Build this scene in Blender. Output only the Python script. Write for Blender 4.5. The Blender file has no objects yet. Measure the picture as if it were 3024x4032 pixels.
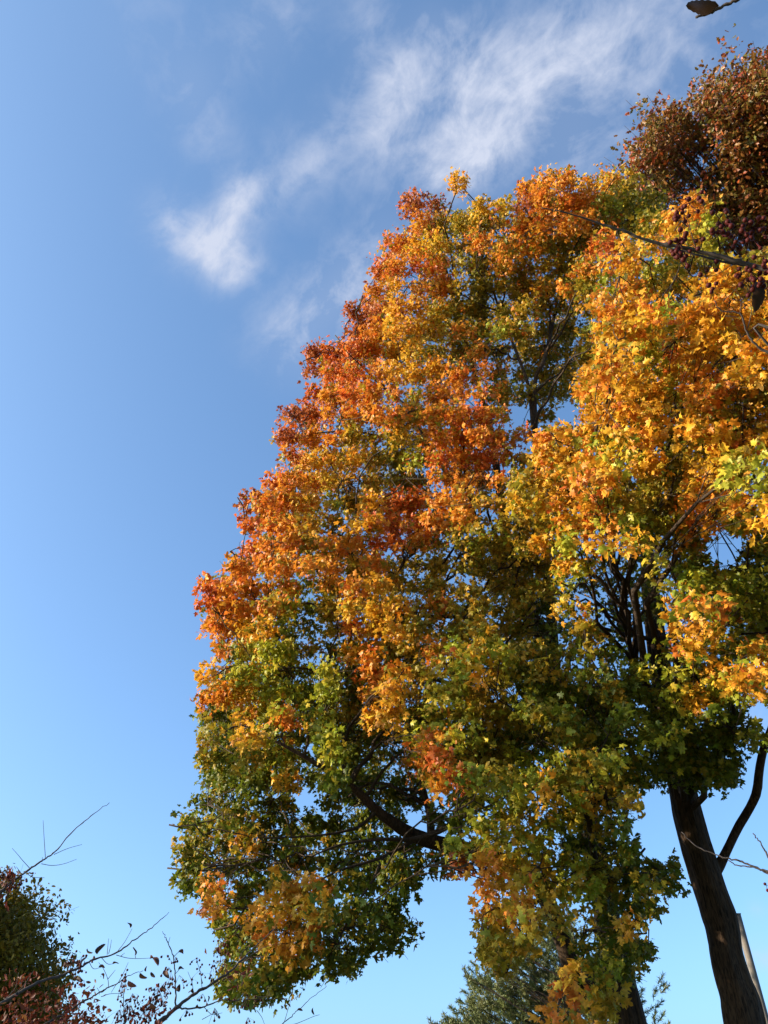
import bpy, math, random
import numpy as np
from mathutils import Vector, noise as mnoise

random.seed(7)
rng = np.random.default_rng(11)
scene = bpy.context.scene
col = scene.collection

# ------------------------------------------------------------------ camera
F = 2989.0                       # focal length in photo pixels (3024 x 4032)
PITCH = math.radians(40.0)
EYE = np.array([0.0, 0.0, 1.6])
cam_d = bpy.data.cameras.new("camera")
cam = bpy.data.objects.new("camera", cam_d)
col.objects.link(cam)
cam.location = EYE
cam.rotation_euler = (math.radians(90) + PITCH, 0, 0)
cam_d.sensor_fit = 'VERTICAL'
cam_d.sensor_height = 24.0
cam_d.sensor_width = 18.0
cam_d.lens = 24.0 * F / 4032.0
cam_d.clip_start = 0.05
cam_d.clip_end = 5000
scene.camera = cam
CP, SP = math.cos(PITCH), math.sin(PITCH)


def ray(px, py):
    dx = (px - 1512.0) / F
    dy = (2016.0 - py) / F
    return np.array([dx, CP - dy * SP, SP + dy * CP])


def at(px, py, Y):               # point of the sight line standing Y metres ahead
    d = ray(px, py)
    return EYE + d * (Y / d[1])


def project(p):
    d = np.asarray(p) - EYE
    dep = d[1] * CP + d[2] * SP
    return 1512 + F * d[0] / dep, 2016 - F * (d[2] * CP - d[1] * SP) / dep


def atd(px, py, dist):           # point of the sight line dist metres away
    d = ray(px, py)
    return EYE + d * (dist / np.linalg.norm(d))


# ------------------------------------------------------------------ sun, sky, exposure
SUN_EL = math.radians(19.0)
SUN_AZ = math.radians(-97.0)     # from straight ahead, negative = left
to_sun = Vector((math.sin(SUN_AZ) * math.cos(SUN_EL), math.cos(SUN_AZ) * math.cos(SUN_EL), math.sin(SUN_EL)))
sun_d = bpy.data.lights.new("sun", 'SUN')
sun_d.energy = 4.9
sun_d.angle = math.radians(0.5)
sun_d.color = (1.0, 0.83, 0.62)
sun = bpy.data.objects.new("sun", sun_d)
sun.rotation_euler = to_sun.to_track_quat('Z', 'Y').to_euler()
col.objects.link(sun)

scene.view_settings.view_transform = 'Standard'
scene.view_settings.look = 'None'
scene.view_settings.exposure = 1.22
scene.view_settings.gamma = 1.0
scene.cycles.max_bounces = 6
scene.cycles.diffuse_bounces = 3
scene.cycles.transmission_bounces = 4
scene.cycles.glossy_bounces = 2

world = bpy.data.worlds.new("World")
scene.world = world
world.use_nodes = True
wn, wl = world.node_tree.nodes, world.node_tree.links
wn.clear()
w_out = wn.new('ShaderNodeOutputWorld')
w_bg = wn.new('ShaderNodeBackground')
w_bg.inputs['Strength'].default_value = 0.15
sky = wn.new('ShaderNodeTexSky')
sky.sky_type = 'NISHITA'
sky.sun_disc = False
sky.sun_elevation = SUN_EL
sky.sun_rotation = SUN_AZ
sky.altitude = 100
sky.air_density = 0.7
sky.dust_density = 3.0
sky.ozone_density = 3.0


def wmath(op, a, b=None, clamp=False):
    n = wn.new('ShaderNodeMath')
    n.operation = op
    n.use_clamp = clamp
    for i, v in enumerate((a, b)):
        if v is None:
            continue
        if isinstance(v, (int, float)):
            n.inputs[i].default_value = v
        else:
            wl.new(v, n.inputs[i])
    return n.outputs[0]


tc = wn.new('ShaderNodeTexCoord')
gen = tc.outputs['Generated']
# cloud banks: where each stands in the sky (photo pixels / 1.8228, radius, weight)
CLOUDS = [(850, 215, 45, .6), (905, 175, 45, .7), (965, 125, 45, .6), (1040, 110, 60, .45), (1085, 200, 60, .6), (1055, 260, 50, 1.0), (1015, 320, 50, 1.4),
          (975, 375, 40, 1.0), (790, 270, 60, .45), (730, 330, 60, .35), (900, 300, 60, .35), (1130, 150, 70, .4), (870, 370, 50, .3),
          (365, 480, 38, .6), (410, 525, 40, .8), (470, 520, 38, .9), (510, 455, 36, .85), (492, 585, 34, 1.1), (530, 410, 28, .6), (545, 560, 25, .5),
          (450, 290, 45, .4), (420, 180, 45, .4), (600, 400, 50, .4), (660, 350, 50, .35),
          (545, 100, 50, .28), (800, 30, 45, .5), (930, 50, 40, .4), (610, 10, 55, .4), (330, 60, 100, .2), (865, 130, 35, .35), (800, 130, 40, .35),
          (1240, 100, 80, .6), (1380, 60, 110, .5), (1550, 140, 110, .36), (1300, 220, 110, .3), (1180, 345, 70, .4), (1260, 330, 50, .3),
          (620, 720, 60, .45), (690, 670, 60, .6), (755, 630, 50, .6), (790, 560, 50, .5), (850, 500, 45, .4), (660, 790, 50, .35),
          (1645, 2060, 26, .8), (1600, 1540, 40, .6), (1635, 1965, 14, .7)]
acc = None
for (cx, cy, r, wgt) in CLOUDS:
    d = ray(cx * 1.8228, cy * 1.8228)
    k = 1.0 / ((r * 1.8228 / F / np.linalg.norm(d)) ** 2)
    d = d / np.linalg.norm(d)
    dot = wn.new('ShaderNodeVectorMath')
    dot.operation = 'DOT_PRODUCT'
    wl.new(gen, dot.inputs[0])
    dot.inputs[1].default_value = tuple(d)
    e = wmath('MULTIPLY', wmath('SUBTRACT', dot.outputs['Value'], 1.0), k)
    g = wmath('MULTIPLY', wmath('EXPONENT', e), wgt * 0.85)
    acc = g if acc is None else wmath('ADD', acc, g)
acc = wmath('MINIMUM', acc, 1.15)
# noise drawn out along the wind, which blows up and to the right over the trees
WIND = Vector((0.62, -0.50, 0.60)).normalized()
ACROSS = Vector((-0.72, -0.55, 0.42))
ACROSS = (ACROSS - WIND * ACROSS.dot(WIND)).normalized()
THIRD = WIND.cross(ACROSS)


def along(v, k):
    n = wn.new('ShaderNodeVectorMath')
    n.operation = 'DOT_PRODUCT'
    wl.new(gen, n.inputs[0])
    n.inputs[1].default_value = tuple(v * k)
    return n.outputs['Value']


mp = wn.new('ShaderNodeCombineXYZ')
wl.new(along(WIND, 0.95), mp.inputs[0])
wl.new(along(ACROSS, 1.1), mp.inputs[1])
wl.new(along(THIRD, 1.0), mp.inputs[2])
n1 = wn.new('ShaderNodeTexNoise')
n1.inputs['Scale'].default_value = 9.0
n1.inputs['Detail'].default_value = 9.0
n1.inputs['Roughness'].default_value = 0.63
n1.inputs['Distortion'].default_value = 0.5
wl.new(mp.outputs[0], n1.inputs['Vector'])
n2 = wn.new('ShaderNodeTexNoise')
n2.inputs['Scale'].default_value = 22.0
n2.inputs['Detail'].default_value = 7.0
n2.inputs['Roughness'].default_value = 0.6
n2.inputs['Distortion'].default_value = 0.4
wl.new(mp.outputs[0], n2.inputs['Vector'])
nz = wmath('ADD', wmath('MULTIPLY', n1.outputs['Fac'], 0.6), wmath('MULTIPLY', n2.outputs['Fac'], 0.4))
nz = wmath('MULTIPLY', wmath('SUBTRACT', nz, 0.5), 5.0)
cl = wmath('ADD', wmath('MULTIPLY', acc, 0.42), wmath('MULTIPLY', nz, 1.0))
cl = wmath('MULTIPLY', wmath('ADD', cl, 0.06), wmath('MINIMUM', wmath('MULTIPLY', acc, 1.15), 1.0), clamp=True)
cl = wmath('ADD', wmath('MULTIPLY', cl, 0.78), wmath('MULTIPLY', acc, 0.19), clamp=True)
mixc = wn.new('ShaderNodeMixRGB')
wl.new(cl, mixc.inputs['Fac'])
gm = wn.new('ShaderNodeGamma')
gm.inputs['Gamma'].default_value = 0.85
wl.new(sky.outputs[0], gm.inputs['Color'])
tint = wn.new('ShaderNodeVectorMath')
tint.operation = 'MULTIPLY'
wl.new(gm.outputs[0], tint.inputs[0])
tint.inputs[1].default_value = (0.91, 1.18, 1.31)
wl.new(tint.outputs[0], mixc.inputs['Color1'])
mixc.inputs['Color2'].default_value = (1.9, 2.08, 2.55, 1)
wl.new(mixc.outputs[0], w_bg.inputs['Color'])
wl.new(w_bg.outputs[0], w_out.inputs['Surface'])


# ------------------------------------------------------------------ materials
def new_mat(name):
    m = bpy.data.materials.new(name)
    m.use_nodes = True
    nt = m.node_tree
    nt.nodes.clear()
    return m, nt.nodes, nt.links


def leaf_material(name, trans=0.35, rough=0.42, spec=0.35):
    m, n, l = new_mat(name)
    out = n.new('ShaderNodeOutputMaterial')
    attr = n.new('ShaderNodeAttribute')
    attr.attribute_name = 'leaf_colour'
    geo = n.new('ShaderNodeNewGeometry')
    # veins and blotches on the blade
    nzz = n.new('ShaderNodeTexNoise')
    nzz.inputs['Scale'].default_value = 28
    nzz.inputs['Detail'].default_value = 2
    l.new(geo.outputs['Position'], nzz.inputs['Vector'])
    hsv = n.new('ShaderNodeHueSaturation')
    mr = n.new('ShaderNodeMapRange')
    mr.inputs['From Min'].default_value = 0.3
    mr.inputs['From Max'].default_value = 0.7
    mr.inputs['To Min'].default_value = 0.75
    mr.inputs['To Max'].default_value = 1.2
    l.new(nzz.outputs['Fac'], mr.inputs['Value'])
    l.new(mr.outputs[0], hsv.inputs['Value'])
    l.new(attr.outputs['Color'], hsv.inputs['Color'])
    pb = n.new('ShaderNodeBsdfPrincipled')
    pb.inputs['Roughness'].default_value = rough
    pb.inputs['Specular IOR Level'].default_value = spec
    l.new(hsv.outputs[0], pb.inputs['Base Color'])
    tr = n.new('ShaderNodeBsdfTranslucent')
    l.new(hsv.outputs[0], tr.inputs['Color'])
    mx = n.new('ShaderNodeMixShader')
    mx.inputs['Fac'].default_value = trans
    l.new(pb.outputs[0], mx.inputs[1])
    l.new(tr.outputs[0], mx.inputs[2])
    l.new(mx.outputs[0], out.inputs['Surface'])
    return m


def bark_material(name, base, dark, scale=1.0, bump=0.6):
    m, n, l = new_mat(name)
    out = n.new('ShaderNodeOutputMaterial')
    tcx = n.new('ShaderNodeTexCoord')
    mpx = n.new('ShaderNodeMapping')
    mpx.inputs['Scale'].default_value = (15 * scale, 15 * scale, 2.4 * scale)
    l.new(tcx.outputs['Object'], mpx.inputs['Vector'])
    a = n.new('ShaderNodeTexNoise')
    a.inputs['Scale'].default_value = 2.4
    a.inputs['Detail'].default_value = 8
    a.inputs['Roughness'].default_value = 0.65
    a.inputs['Distortion'].default_value = 0.5
    l.new(mpx.outputs[0], a.inputs['Vector'])
    b = n.new('ShaderNodeTexNoise')
    b.inputs['Scale'].default_value = 1.3
    b.inputs['Detail'].default_value = 3
    l.new(tcx.outputs['Object'], b.inputs['Vector'])
    ramp = n.new('ShaderNodeValToRGB')
    ramp.color_ramp.elements[0].position = 0.36
    ramp.color_ramp.elements[0].color = (*dark, 1)
    ramp.color_ramp.elements[1].position = 0.62
    ramp.color_ramp.elements[1].color = (*base, 1)
    l.new(a.outputs['Fac'], ramp.inputs['Fac'])
    mixx = n.new('ShaderNodeMixRGB')
    mixx.blend_type = 'MULTIPLY'
    mixx.inputs['Fac'].default_value = 0.7
    r2 = n.new('ShaderNodeValToRGB')
    r2.color_ramp.elements[0].position = 0.35
    r2.color_ramp.elements[0].color = (0.55, 0.55, 0.55, 1)
    r2.color_ramp.elements[1].position = 0.65
    r2.color_ramp.elements[1].color = (1.15, 1.1, 1.05, 1)
    l.new(b.outputs['Fac'], r2.inputs['Fac'])
    l.new(ramp.outputs[0], mixx.inputs['Color1'])
    l.new(r2.outputs[0], mixx.inputs['Color2'])
    pb = n.new('ShaderNodeBsdfPrincipled')
    pb.inputs['Roughness'].default_value = 0.9
    pb.inputs['Specular IOR Level'].default_value = 0.2
    l.new(mixx.outputs[0], pb.inputs['Base Color'])
    bp = n.new('ShaderNodeBump')
    bp.inputs['Strength'].default_value = bump
    bp.inputs['Distance'].default_value = 0.03
    l.new(a.outputs['Fac'], bp.inputs['Height'])
    l.new(bp.outputs[0], pb.inputs['Normal'])
    l.new(pb.outputs[0], out.inputs['Surface'])
    return m


def plain_material(name, c, rough=0.5, metal=0.0, var=0.15, scale=20, spec=0.4):
    m, n, l = new_mat(name)
    out = n.new('ShaderNodeOutputMaterial')
    pb = n.new('ShaderNodeBsdfPrincipled')
    pb.inputs['Roughness'].default_value = rough
    pb.inputs['Metallic'].default_value = metal
    pb.inputs['Specular IOR Level'].default_value = spec
    nz_ = n.new('ShaderNodeTexNoise')
    nz_.inputs['Scale'].default_value = scale
    nz_.inputs['Detail'].default_value = 5
    rp = n.new('ShaderNodeValToRGB')
    rp.color_ramp.elements[0].position = 0.3
    rp.color_ramp.elements[0].color = tuple(x * (1 - var) for x in c) + (1,)
    rp.color_ramp.elements[1].position = 0.7
    rp.color_ramp.elements[1].color = tuple(min(1, x * (1 + var)) for x in c) + (1,)
    l.new(nz_.outputs['Fac'], rp.inputs['Fac'])
    l.new(rp.outputs[0], pb.inputs['Base Color'])
    l.new(pb.outputs[0], out.inputs['Surface'])
    return m


M_LEAF = leaf_material('maple_leaf', 0.38, 0.45, 0.22)
M_OAK = leaf_material('oak_leaf', 0.32, 0.4, 0.3)
M_BUSH = leaf_material('bush_leaf', 0.35, 0.5, 0.2)
M_NEEDLE = leaf_material('pine_needle', 0.15, 0.5, 0.3)
M_DRY = leaf_material('dry_leaf', 0.25, 0.6, 0.2)
M_BARK = bark_material('maple_bark', (0.085, 0.054, 0.032), (0.012, 0.008, 0.006))
M_LIMB = bark_material('limb_bark', (0.075, 0.053, 0.036), (0.024, 0.017, 0.012), 2.0)
M_TWIG = plain_material('twig_bark', (0.055, 0.04, 0.032), 0.8, var=0.3)
M_HAW = plain_material('hawthorn_bark', (0.045, 0.035, 0.031), 0.8, var=0.35, scale=60)
M_BERRY = plain_material('dark_red_berry', (0.055, 0.006, 0.004), 0.6, var=0.4, scale=40, spec=0.15)
M_POLE = plain_material('painted_pole', (0.15, 0.135, 0.115), 0.6, 0.0, var=0.08)
M_DARKM = plain_material('dark_metal', (0.05, 0.05, 0.05), 0.4, 0.6)


# ------------------------------------------------------------------ helpers
def tag(o, label=None, cat=None, group=None, kind=None):
    if label:
        o['label'] = label
    if cat:
        o['category'] = cat
    if group:
        o['group'] = group
    if kind:
        o['kind'] = kind
    return o


def empty(name, loc):
    o = bpy.data.objects.new(name, None)
    o.location = loc
    o.empty_display_size = 0.3
    col.objects.link(o)
    return o


def link_mesh(name, me, mat, parent=None):
    me.materials.append(mat)
    o = bpy.data.objects.new(name, me)
    col.objects.link(o)
    if parent is not None:
        o.parent = parent
        o.matrix_parent_inverse.identity()
        o.location = tuple(-np.array(parent.location))     # vertices are in world coordinates
    return o


def mesh_arrays(name, V, tris, fcol=None):
    """V (n,3) float, tris (m,3) int, fcol (m,3) face colours"""
    me = bpy.data.meshes.new(name)
    V = np.ascontiguousarray(V, dtype=np.float32)
    T = np.ascontiguousarray(tris, dtype=np.int32)
    me.vertices.add(len(V))
    me.vertices.foreach_set('co', V.ravel())
    me.loops.add(T.size)
    me.loops.foreach_set('vertex_index', T.ravel())
    me.polygons.add(len(T))
    me.polygons.foreach_set('loop_start', np.arange(0, T.size, 3, dtype=np.int32))
    me.polygons.foreach_set('loop_total', np.full(len(T), 3, dtype=np.int32))
    me.update(calc_edges=True)
    if fcol is not None:
        at_ = me.attributes.new('leaf_colour', 'FLOAT_COLOR', 'FACE')
        c4 = np.ones((len(T), 4), dtype=np.float32)
        c4[:, :3] = fcol
        at_.data.foreach_set('color', c4.ravel())
    return me


# leaf outlines, stem at the origin, tip towards +y, star shaped about CENTRE
def mirror(right, base, tip):
    return np.array([base] + right + [tip] + [(-x, y) for (x, y) in reversed(right)])


MAPLE = mirror([(.12, -.08), (.40, -.02), (.27, .2), (.60, .45), (.40, .50), (.19, .52), (.22, .76)], (0, .02), (0, 1.0))
MAPLE_FAR = mirror([(.38, 0.0), (.25, .2), (.58, .46), (.19, .52)], (0, .05), (0, 1.0))
OAKLEAF = mirror([(.16, .12), (.30, .30), (.16, .42), (.32, .62), (.15, .74)], (0, 0), (0, 1.0))
ELLIPSE = mirror([(.20, .22), (.28, .5), (.18, .8)], (0, 0), (0, 1.0))


def norm(v):
    return v / np.maximum(np.linalg.norm(v, axis=-1, keepdims=True), 1e-9)


def leaf_mesh(name, outline, P, N, T, size, colour, fold=0.45, droop=0.55, cy=0.4):
    """one blade per row: base point P, upper-face normal N, tip direction T"""
    n = len(P)
    N = norm(N)
    T = norm(T - N * np.sum(T * N, axis=1, keepdims=True))
    B = np.cross(T, N)
    ol = np.vstack([[(0, cy)], outline])
    k = len(ol)
    x, y = ol[:, 0], ol[:, 1]
    fo = fold * (0.4 + 1.2 * rng.random(n))[:, None]
    dr = droop * (rng.random(n) * 1.6 - 0.3)[:, None]
    z = -fo * np.abs(x)[None, :] - dr * (y * y)[None, :]
    sz = size[:, None, None]
    V = P[:, None, :] + sz * (x[None, :, None] * B[:, None, :] + y[None, :, None] * T[:, None, :] + z[:, :, None] * N[:, None, :])
    m = k - 1
    tri = np.array([(0, 1 + i, 1 + (i + 1) % m) for i in range(m)])
    tris = (tri[None] + (np.arange(n) * k)[:, None, None]).reshape(-1, 3)
    fc = np.repeat(colour, m, axis=0)
    return mesh_arrays(name, V.reshape(-1, 3), tris, fc)


class Tubes:
    def __init__(self):
        self.v, self.f, self.n = [], [], 0

    def add(self, pts, radii, sides=6, rough=0.0, seed=0.0, cap=True):
        pts = np.asarray(pts, float)
        radii = np.asarray(radii, float)
        n = len(pts)
        tan = np.gradient(pts, axis=0)
        tan = norm(tan)
        ref = np.array([0.0, 1.0, 0.0]) if abs(tan[0][1]) < 0.9 else np.array([1.0, 0, 0])
        u = np.cross(tan[0], ref)
        u /= np.linalg.norm(u)
        ang = np.linspace(0, 2 * math.pi, sides, endpoint=False)
        ca, sa = np.cos(ang)[:, None], np.sin(ang)[:, None]
        base = self.n
        for i in range(n):
            u = u - tan[i] * np.dot(u, tan[i])
            u /= np.linalg.norm(u)
            w = np.cross(tan[i], u)
            ring = ca * u + sa * w
            r = np.full((sides, 1), radii[i])
            if rough > 0:
                for j in range(sides):
                    q = ring[j] * 2.2 + np.array([seed, seed, 0]) + np.array([0, 0, pts[i][2] * 0.8])
                    r[j] *= 1 + rough * mnoise.noise(Vector(q * 1.0)) + 0.4 * rough * mnoise.noise(Vector((q[0] * 4, q[1] * 4, q[2] * 1.2))) + (0.3 * rough * abs(mnoise.noise(Vector((q[0] * 6.5, q[1] * 6.5, q[2] * 2.2)))) if sides > 30 else 0)
            self.v.append(pts[i] + ring * r)
        idx = np.arange(n - 1)[:, None] * sides + np.arange(sides)[None, :]
        nxt = np.arange(n - 1)[:, None] * sides + ((np.arange(sides) + 1) % sides)[None, :]
        a, b = (idx + base).ravel(), (nxt + base).ravel()
        self.f.append(np.stack([a, b, b + sides], 1))
        self.f.append(np.stack([a, b + sides, a + sides], 1))
        self.n += n * sides
        if cap:
            self.v.append(pts[-1:][:])
            last = base + (n - 1) * sides
            self.f.append(np.array([(last + j, last + (j + 1) % sides, self.n) for j in range(sides)]))
            self.n += 1

    def build(self, name, mat, parent=None, smooth=True):
        me = mesh_arrays(name, np.vstack(self.v), np.vstack(self.f))
        if smooth:
            me.polygons.foreach_set('use_smooth', np.ones(len(me.polygons), dtype=bool))
        return link_mesh(name, me, mat, parent)


def spline(pts, n):
    """Catmull-Rom through rows of any width"""
    p = np.asarray(pts, float)
    p = np.vstack([2 * p[0] - p[1], p, 2 * p[-1] - p[-2]])
    m = len(p) - 3
    out = []
    for t in np.linspace(0, m - 1e-6, n):
        i = int(t)
        f = t - i
        a, b, c, d = p[i:i + 4]
        out.append(0.5 * (2 * b + (c - a) * f + (2 * a - 5 * b + 4 * c - d) * f * f + (3 * b - a - 3 * c + d) * f ** 3))
    return np.array(out)


def box(tb, lo, hi):
    x0, y0, z0 = lo
    x1, y1, z1 = hi
    v = np.array([(x, y, z) for z in (z0, z1) for (x, y) in ((x0, y0), (x1, y0), (x1, y1), (x0, y1))], float)
    q = [(0, 3, 2, 1), (4, 5, 6, 7), (0, 1, 5, 4), (1, 2, 6, 5), (2, 3, 7, 6), (3, 0, 4, 7)]
    t = np.array([(a, b, c) for a, b, c, d in q] + [(a, c, d) for a, b, c, d in q]) + tb.n
    tb.v.append(v)
    tb.f.append(t)
    tb.n += 8


# ------------------------------------------------------------------ ground
def ground_material():
    m, n, l = new_mat('lawn')
    out = n.new('ShaderNodeOutputMaterial')
    pb = n.new('ShaderNodeBsdfPrincipled')
    pb.inputs['Roughness'].default_value = 0.9
    geo = n.new('ShaderNodeNewGeometry')
    a = n.new('ShaderNodeTexNoise')
    a.inputs['Scale'].default_value = 0.6
    a.inputs['Detail'].default_value = 9
    l.new(geo.outputs['Position'], a.inputs['Vector'])
    r = n.new('ShaderNodeValToRGB')
    r.color_ramp.elements[0].position = 0.35
    r.color_ramp.elements[0].color = (0.045, 0.075, 0.018, 1)
    r.color_ramp.elements[1].position = 0.68
    r.color_ramp.elements[1].color = (0.16, 0.11, 0.035, 1)
    l.new(a.outputs['Fac'], r.inputs['Fac'])
    l.new(r.outputs[0], pb.inputs['Base Color'])
    l.new(pb.outputs[0], out.inputs['Surface'])
    return m


gs = 60
gx = np.linspace(-1500, 1500, gs)
GX, GY = np.meshgrid(gx, gx)
GV = np.stack([GX.ravel(), GY.ravel(), np.zeros(gs * gs)], 1)
ii = (np.arange(gs - 1)[:, None] * gs + np.arange(gs - 1)[None, :]).ravel()
GT = np.vstack([np.stack([ii, ii + 1, ii + gs + 1], 1), np.stack([ii, ii + gs + 1, ii + gs], 1)])
tag(link_mesh('ground', mesh_arrays('ground', GV, GT), ground_material()), 'grassy ground with fallen leaves under the trees', 'ground', kind='structure')

# ------------------------------------------------------------------ foliage colours
PAL = {
    'm': [((.34, .085, .025), .5), ((.44, .13, .025), .5)],
    'r': [((.58, .125, .02), .5), ((.60, .20, .025), .35), ((.42, .08, .02), .15)],
    'o': [((.64, .23, .025), .5), ((.66, .32, .03), .3), ((.56, .13, .02), .2)],
    'a': [((.66, .335, .025), .5), ((.63, .25, .02), .28), ((.67, .41, .035), .22)],
    'y': [((.68, .42, .035), .5), ((.66, .35, .025), .35), ((.42, .36, .03), .15)],
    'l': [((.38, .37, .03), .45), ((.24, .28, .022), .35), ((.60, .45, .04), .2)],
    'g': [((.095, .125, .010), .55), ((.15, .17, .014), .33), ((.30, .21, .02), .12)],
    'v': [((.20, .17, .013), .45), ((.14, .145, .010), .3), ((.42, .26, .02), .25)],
    'b': [((.36, .245, .022), .35), ((.21, .20, .016), .38), ((.58, .33, .03), .27)],
    'oak': [((.20, .10, .02), .32), ((.15, .125, .022), .30), ((.25, .05, .016), .20), ((.27, .12, .025), .10), ((.38, .07, .02), .10)],
    'bush': [((.17, .13, .012), .5), ((.24, .155, .015), .3), ((.10, .09, .010), .2)],
    'red': [((.085, .018, .010), .6), ((.13, .03, .012), .3), ((.18, .08, .02), .1)],
    'pine': [((.115, .135, .042), .5), ((.16, .17, .06), .3), ((.08, .10, .03), .2)],
    'dry': [((.040, .022, .014), .6), ((.065, .032, .018), .4)],
}


def pick(code, n, jit=0.12):
    cs, ws = zip(*PAL[code])
    i = rng.choice(len(cs), size=n, p=np.array(ws) / sum(ws))
    c = np.array(cs)[i]
    return np.clip(c * (1 + jit * rng.standard_normal((n, 1))) * (1 + 0.06 * rng.standard_normal((n, 3))), 0.005, 0.85)


# Leaf-colour map of the two maples, one letter per 84 photo pixels; capitals are thin places, '.' is nothing.
#        0         1         2         3
#        012345678901234567890123456789012345
MAPLE_MAP = [
    "....................................",  # 0
    "....................................",
    "....................................",
    "....................................",
    "....................................",
    "....................................",
    "....................................",
    "....................................",
    ".....................A..OooAaB......",  # 8
    "...................mM.YYMooooolgg.O.".replace("oooolgg.O.", "oolgg.O..."),
    "...................obbbBoooogggoaL..",
    "..................raygooobggraaaLL..",
    ".................RorrBgobbboaalgGGAb",
    ".................OaooBggbaoblooobaaa".replace("oobaaa", "bbaaa") + "",
    "................MmaabggGbBGGoaolaoaa",
    "................moaayoglbGgGayagaaaa",
    "..............MrroayBgoGggGbaaloaaya",  # 16
    "..............MrroaaaoogGGgaoaLaaoaa",
    "..............RorooLoOOgGgGoaaalooab",
    ".............MmooooboorO.G.AaaaBabba",
    ".............moobBbBororOoaalaaBaaoa",
    ".............RaaabglrorrbaaaylagbyyL",
    "............RooyabggoooobyaoalbgaalL",
    "...........MooalbarroobbyyoalbbgoaoY",
    "...........RooabaarroobbbbaoobggoalA",  # 24
    "...........RoobooRroBBlbbalaaalgg..b",
    "..........OooooobobBbBbbbbalgglggGBG",
    ".........Roob" "oGaoabBbBBbbbLbGgglbbbb",
    ".........RooolGbyyabobbBbGBabggaaobb",
    ".........OoaaGGBraabbbbbbGGbbG.aaabb",
    "..........OlllBGaobbolylbgGBGG.baLba",
    ".........AGllgglgoabblabgbbGGGllbaaa",
    ".........OoallglgoablbbbggggbgGBabLA",  # 32
    ".........GgalogLbaagllbblbggggGbBGG.".replace("logL", "logl"),
    ".........BgalLGlggGlollbggbggGgbGggB",
    ".........BgbglGlgGGorgbblglblGGgGgG.",
    ".........GgggaGlggGGorlbllblbgGgggG.",
    ".........GgGGG.gGgGG.GGllalabb......",
    "........BbbbgGgGggG.GGllylLbg.......".replace("lylLbg", "lyllLbg"),
    ".......BBbbagbgGGGGG.lylllGGgG......",
    ".......BBbggggbggGGGgMOyyyllbGGG....",  # 40
    "........GGObgaobgg" "GG..OaybllbGbG....".replace("lbll", "bl"),
    ".........OlgaaabbgG...OyobbbGgG.....",
    "..........ggoaobbggG..ByyBBgga......",
    "..........Ggbabg" "ggGG..BBb..gggG.....".replace("ggGG", "gGG."),
    "..........GgbgGGG......B..Allg......",
    "..........GbbG............Oab.......",
    ".........................ooBB.......",
]
MAPLE_MAP = [(r + "." * 36)[:36] for r in MAPLE_MAP]
R_START = {9: 31, 10: 30, 11: 28, 12: 28, 13: 28, 14: 28, 15: 28, 16: 28, 17: 28, 18: 27, 19: 27, 20: 25, 21: 25, 22: 24, 23: 24,
           24: 26, 25: 26, 26: 26, 27: 26, 28: 27, 29: 28, 30: 29, 31: 30, 32: 29, 33: 30, 34: 30, 35: 30, 36: 30}

gnoise = rng.random((70, 70))


def vnoise(x, y):
    xi, yi = int(math.floor(x)), int(math.floor(y))
    fx, fy = x - xi, y - yi
    fx, fy = fx * fx * (3 - 2 * fx), fy * fy * (3 - 2 * fy)
    g = lambda a, b: gnoise[(b + 10) % 70, (a + 10) % 70]
    return (g(xi, yi) * (1 - fx) + g(xi + 1, yi) * fx) * (1 - fy) + (g(xi, yi + 1) * (1 - fx) + g(xi + 1, yi + 1) * fx) * fy


class Crown:
    """gathers leaf sprays of one tree"""

    def __init__(self, axis):
        self.axis = np.array(axis)
        self.P, self.N, self.T, self.S, self.C = [], [], [], [], []
        self.nodes = []

    def spray_clump(self, c, rad, nspray, nleaf, code, size, jit=0.12, up=0.55, outw=0.6, flat=0.75):
        ns = max(1, int(round(nspray)))
        off = np.clip(rng.standard_normal((ns, 3)), -1.7, 1.7) * rad
        off[:, 2] *= flat
        sc = c + off
        out = sc - np.array([self.axis[0], self.axis[1], 0])
        out[:, 2] = 0
        out = norm(out)
        sn = norm(out * outw + np.array([0, 0, up]) + 0.75 * rng.standard_normal((ns, 3)))
        st = norm(out * 0.6 + np.array([0, 0, -0.75]) + 0.5 * rng.standard_normal((ns, 3)))
        n = ns * nleaf
        sn = np.repeat(sn, nleaf, 0) + 0.55 * rng.standard_normal((n, 3))
        st = np.repeat(st, nleaf, 0) + 0.55 * rng.standard_normal((n, 3))
        pp = np.repeat(sc, nleaf, 0) + np.clip(rng.standard_normal((n, 3)), -1.6, 1.6) * size * 0.85
        self.P.append(pp)
        self.N.append(sn)
        self.T.append(st)
        self.S.append(size * np.clip(1 + 0.28 * rng.standard_normal(n), 0.4, 1.6))
        # leaves of a spray turn colour together
        codes = [code] * ns if isinstance(code, str) else list(rng.choice(code, ns))
        base = np.repeat(np.vstack([pick(c_, 1, 0.08) for c_ in codes]), nleaf, 0)
        ind = np.vstack([pick(c_, nleaf, jit) for c_ in codes])
        w = (0.12 + 0.45 * rng.random((n, 1)))
        self.C.append(base * (1 - w) + ind * w)

    def build(self, outline, mat, parent, name='crown', **kw):
        me = leaf_mesh(name, outline, np.vstack(self.P), np.vstack(self.N), np.vstack(self.T), np.concatenate(self.S), np.vstack(self.C), **kw)
        return link_mesh(name, me, mat, parent)


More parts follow.
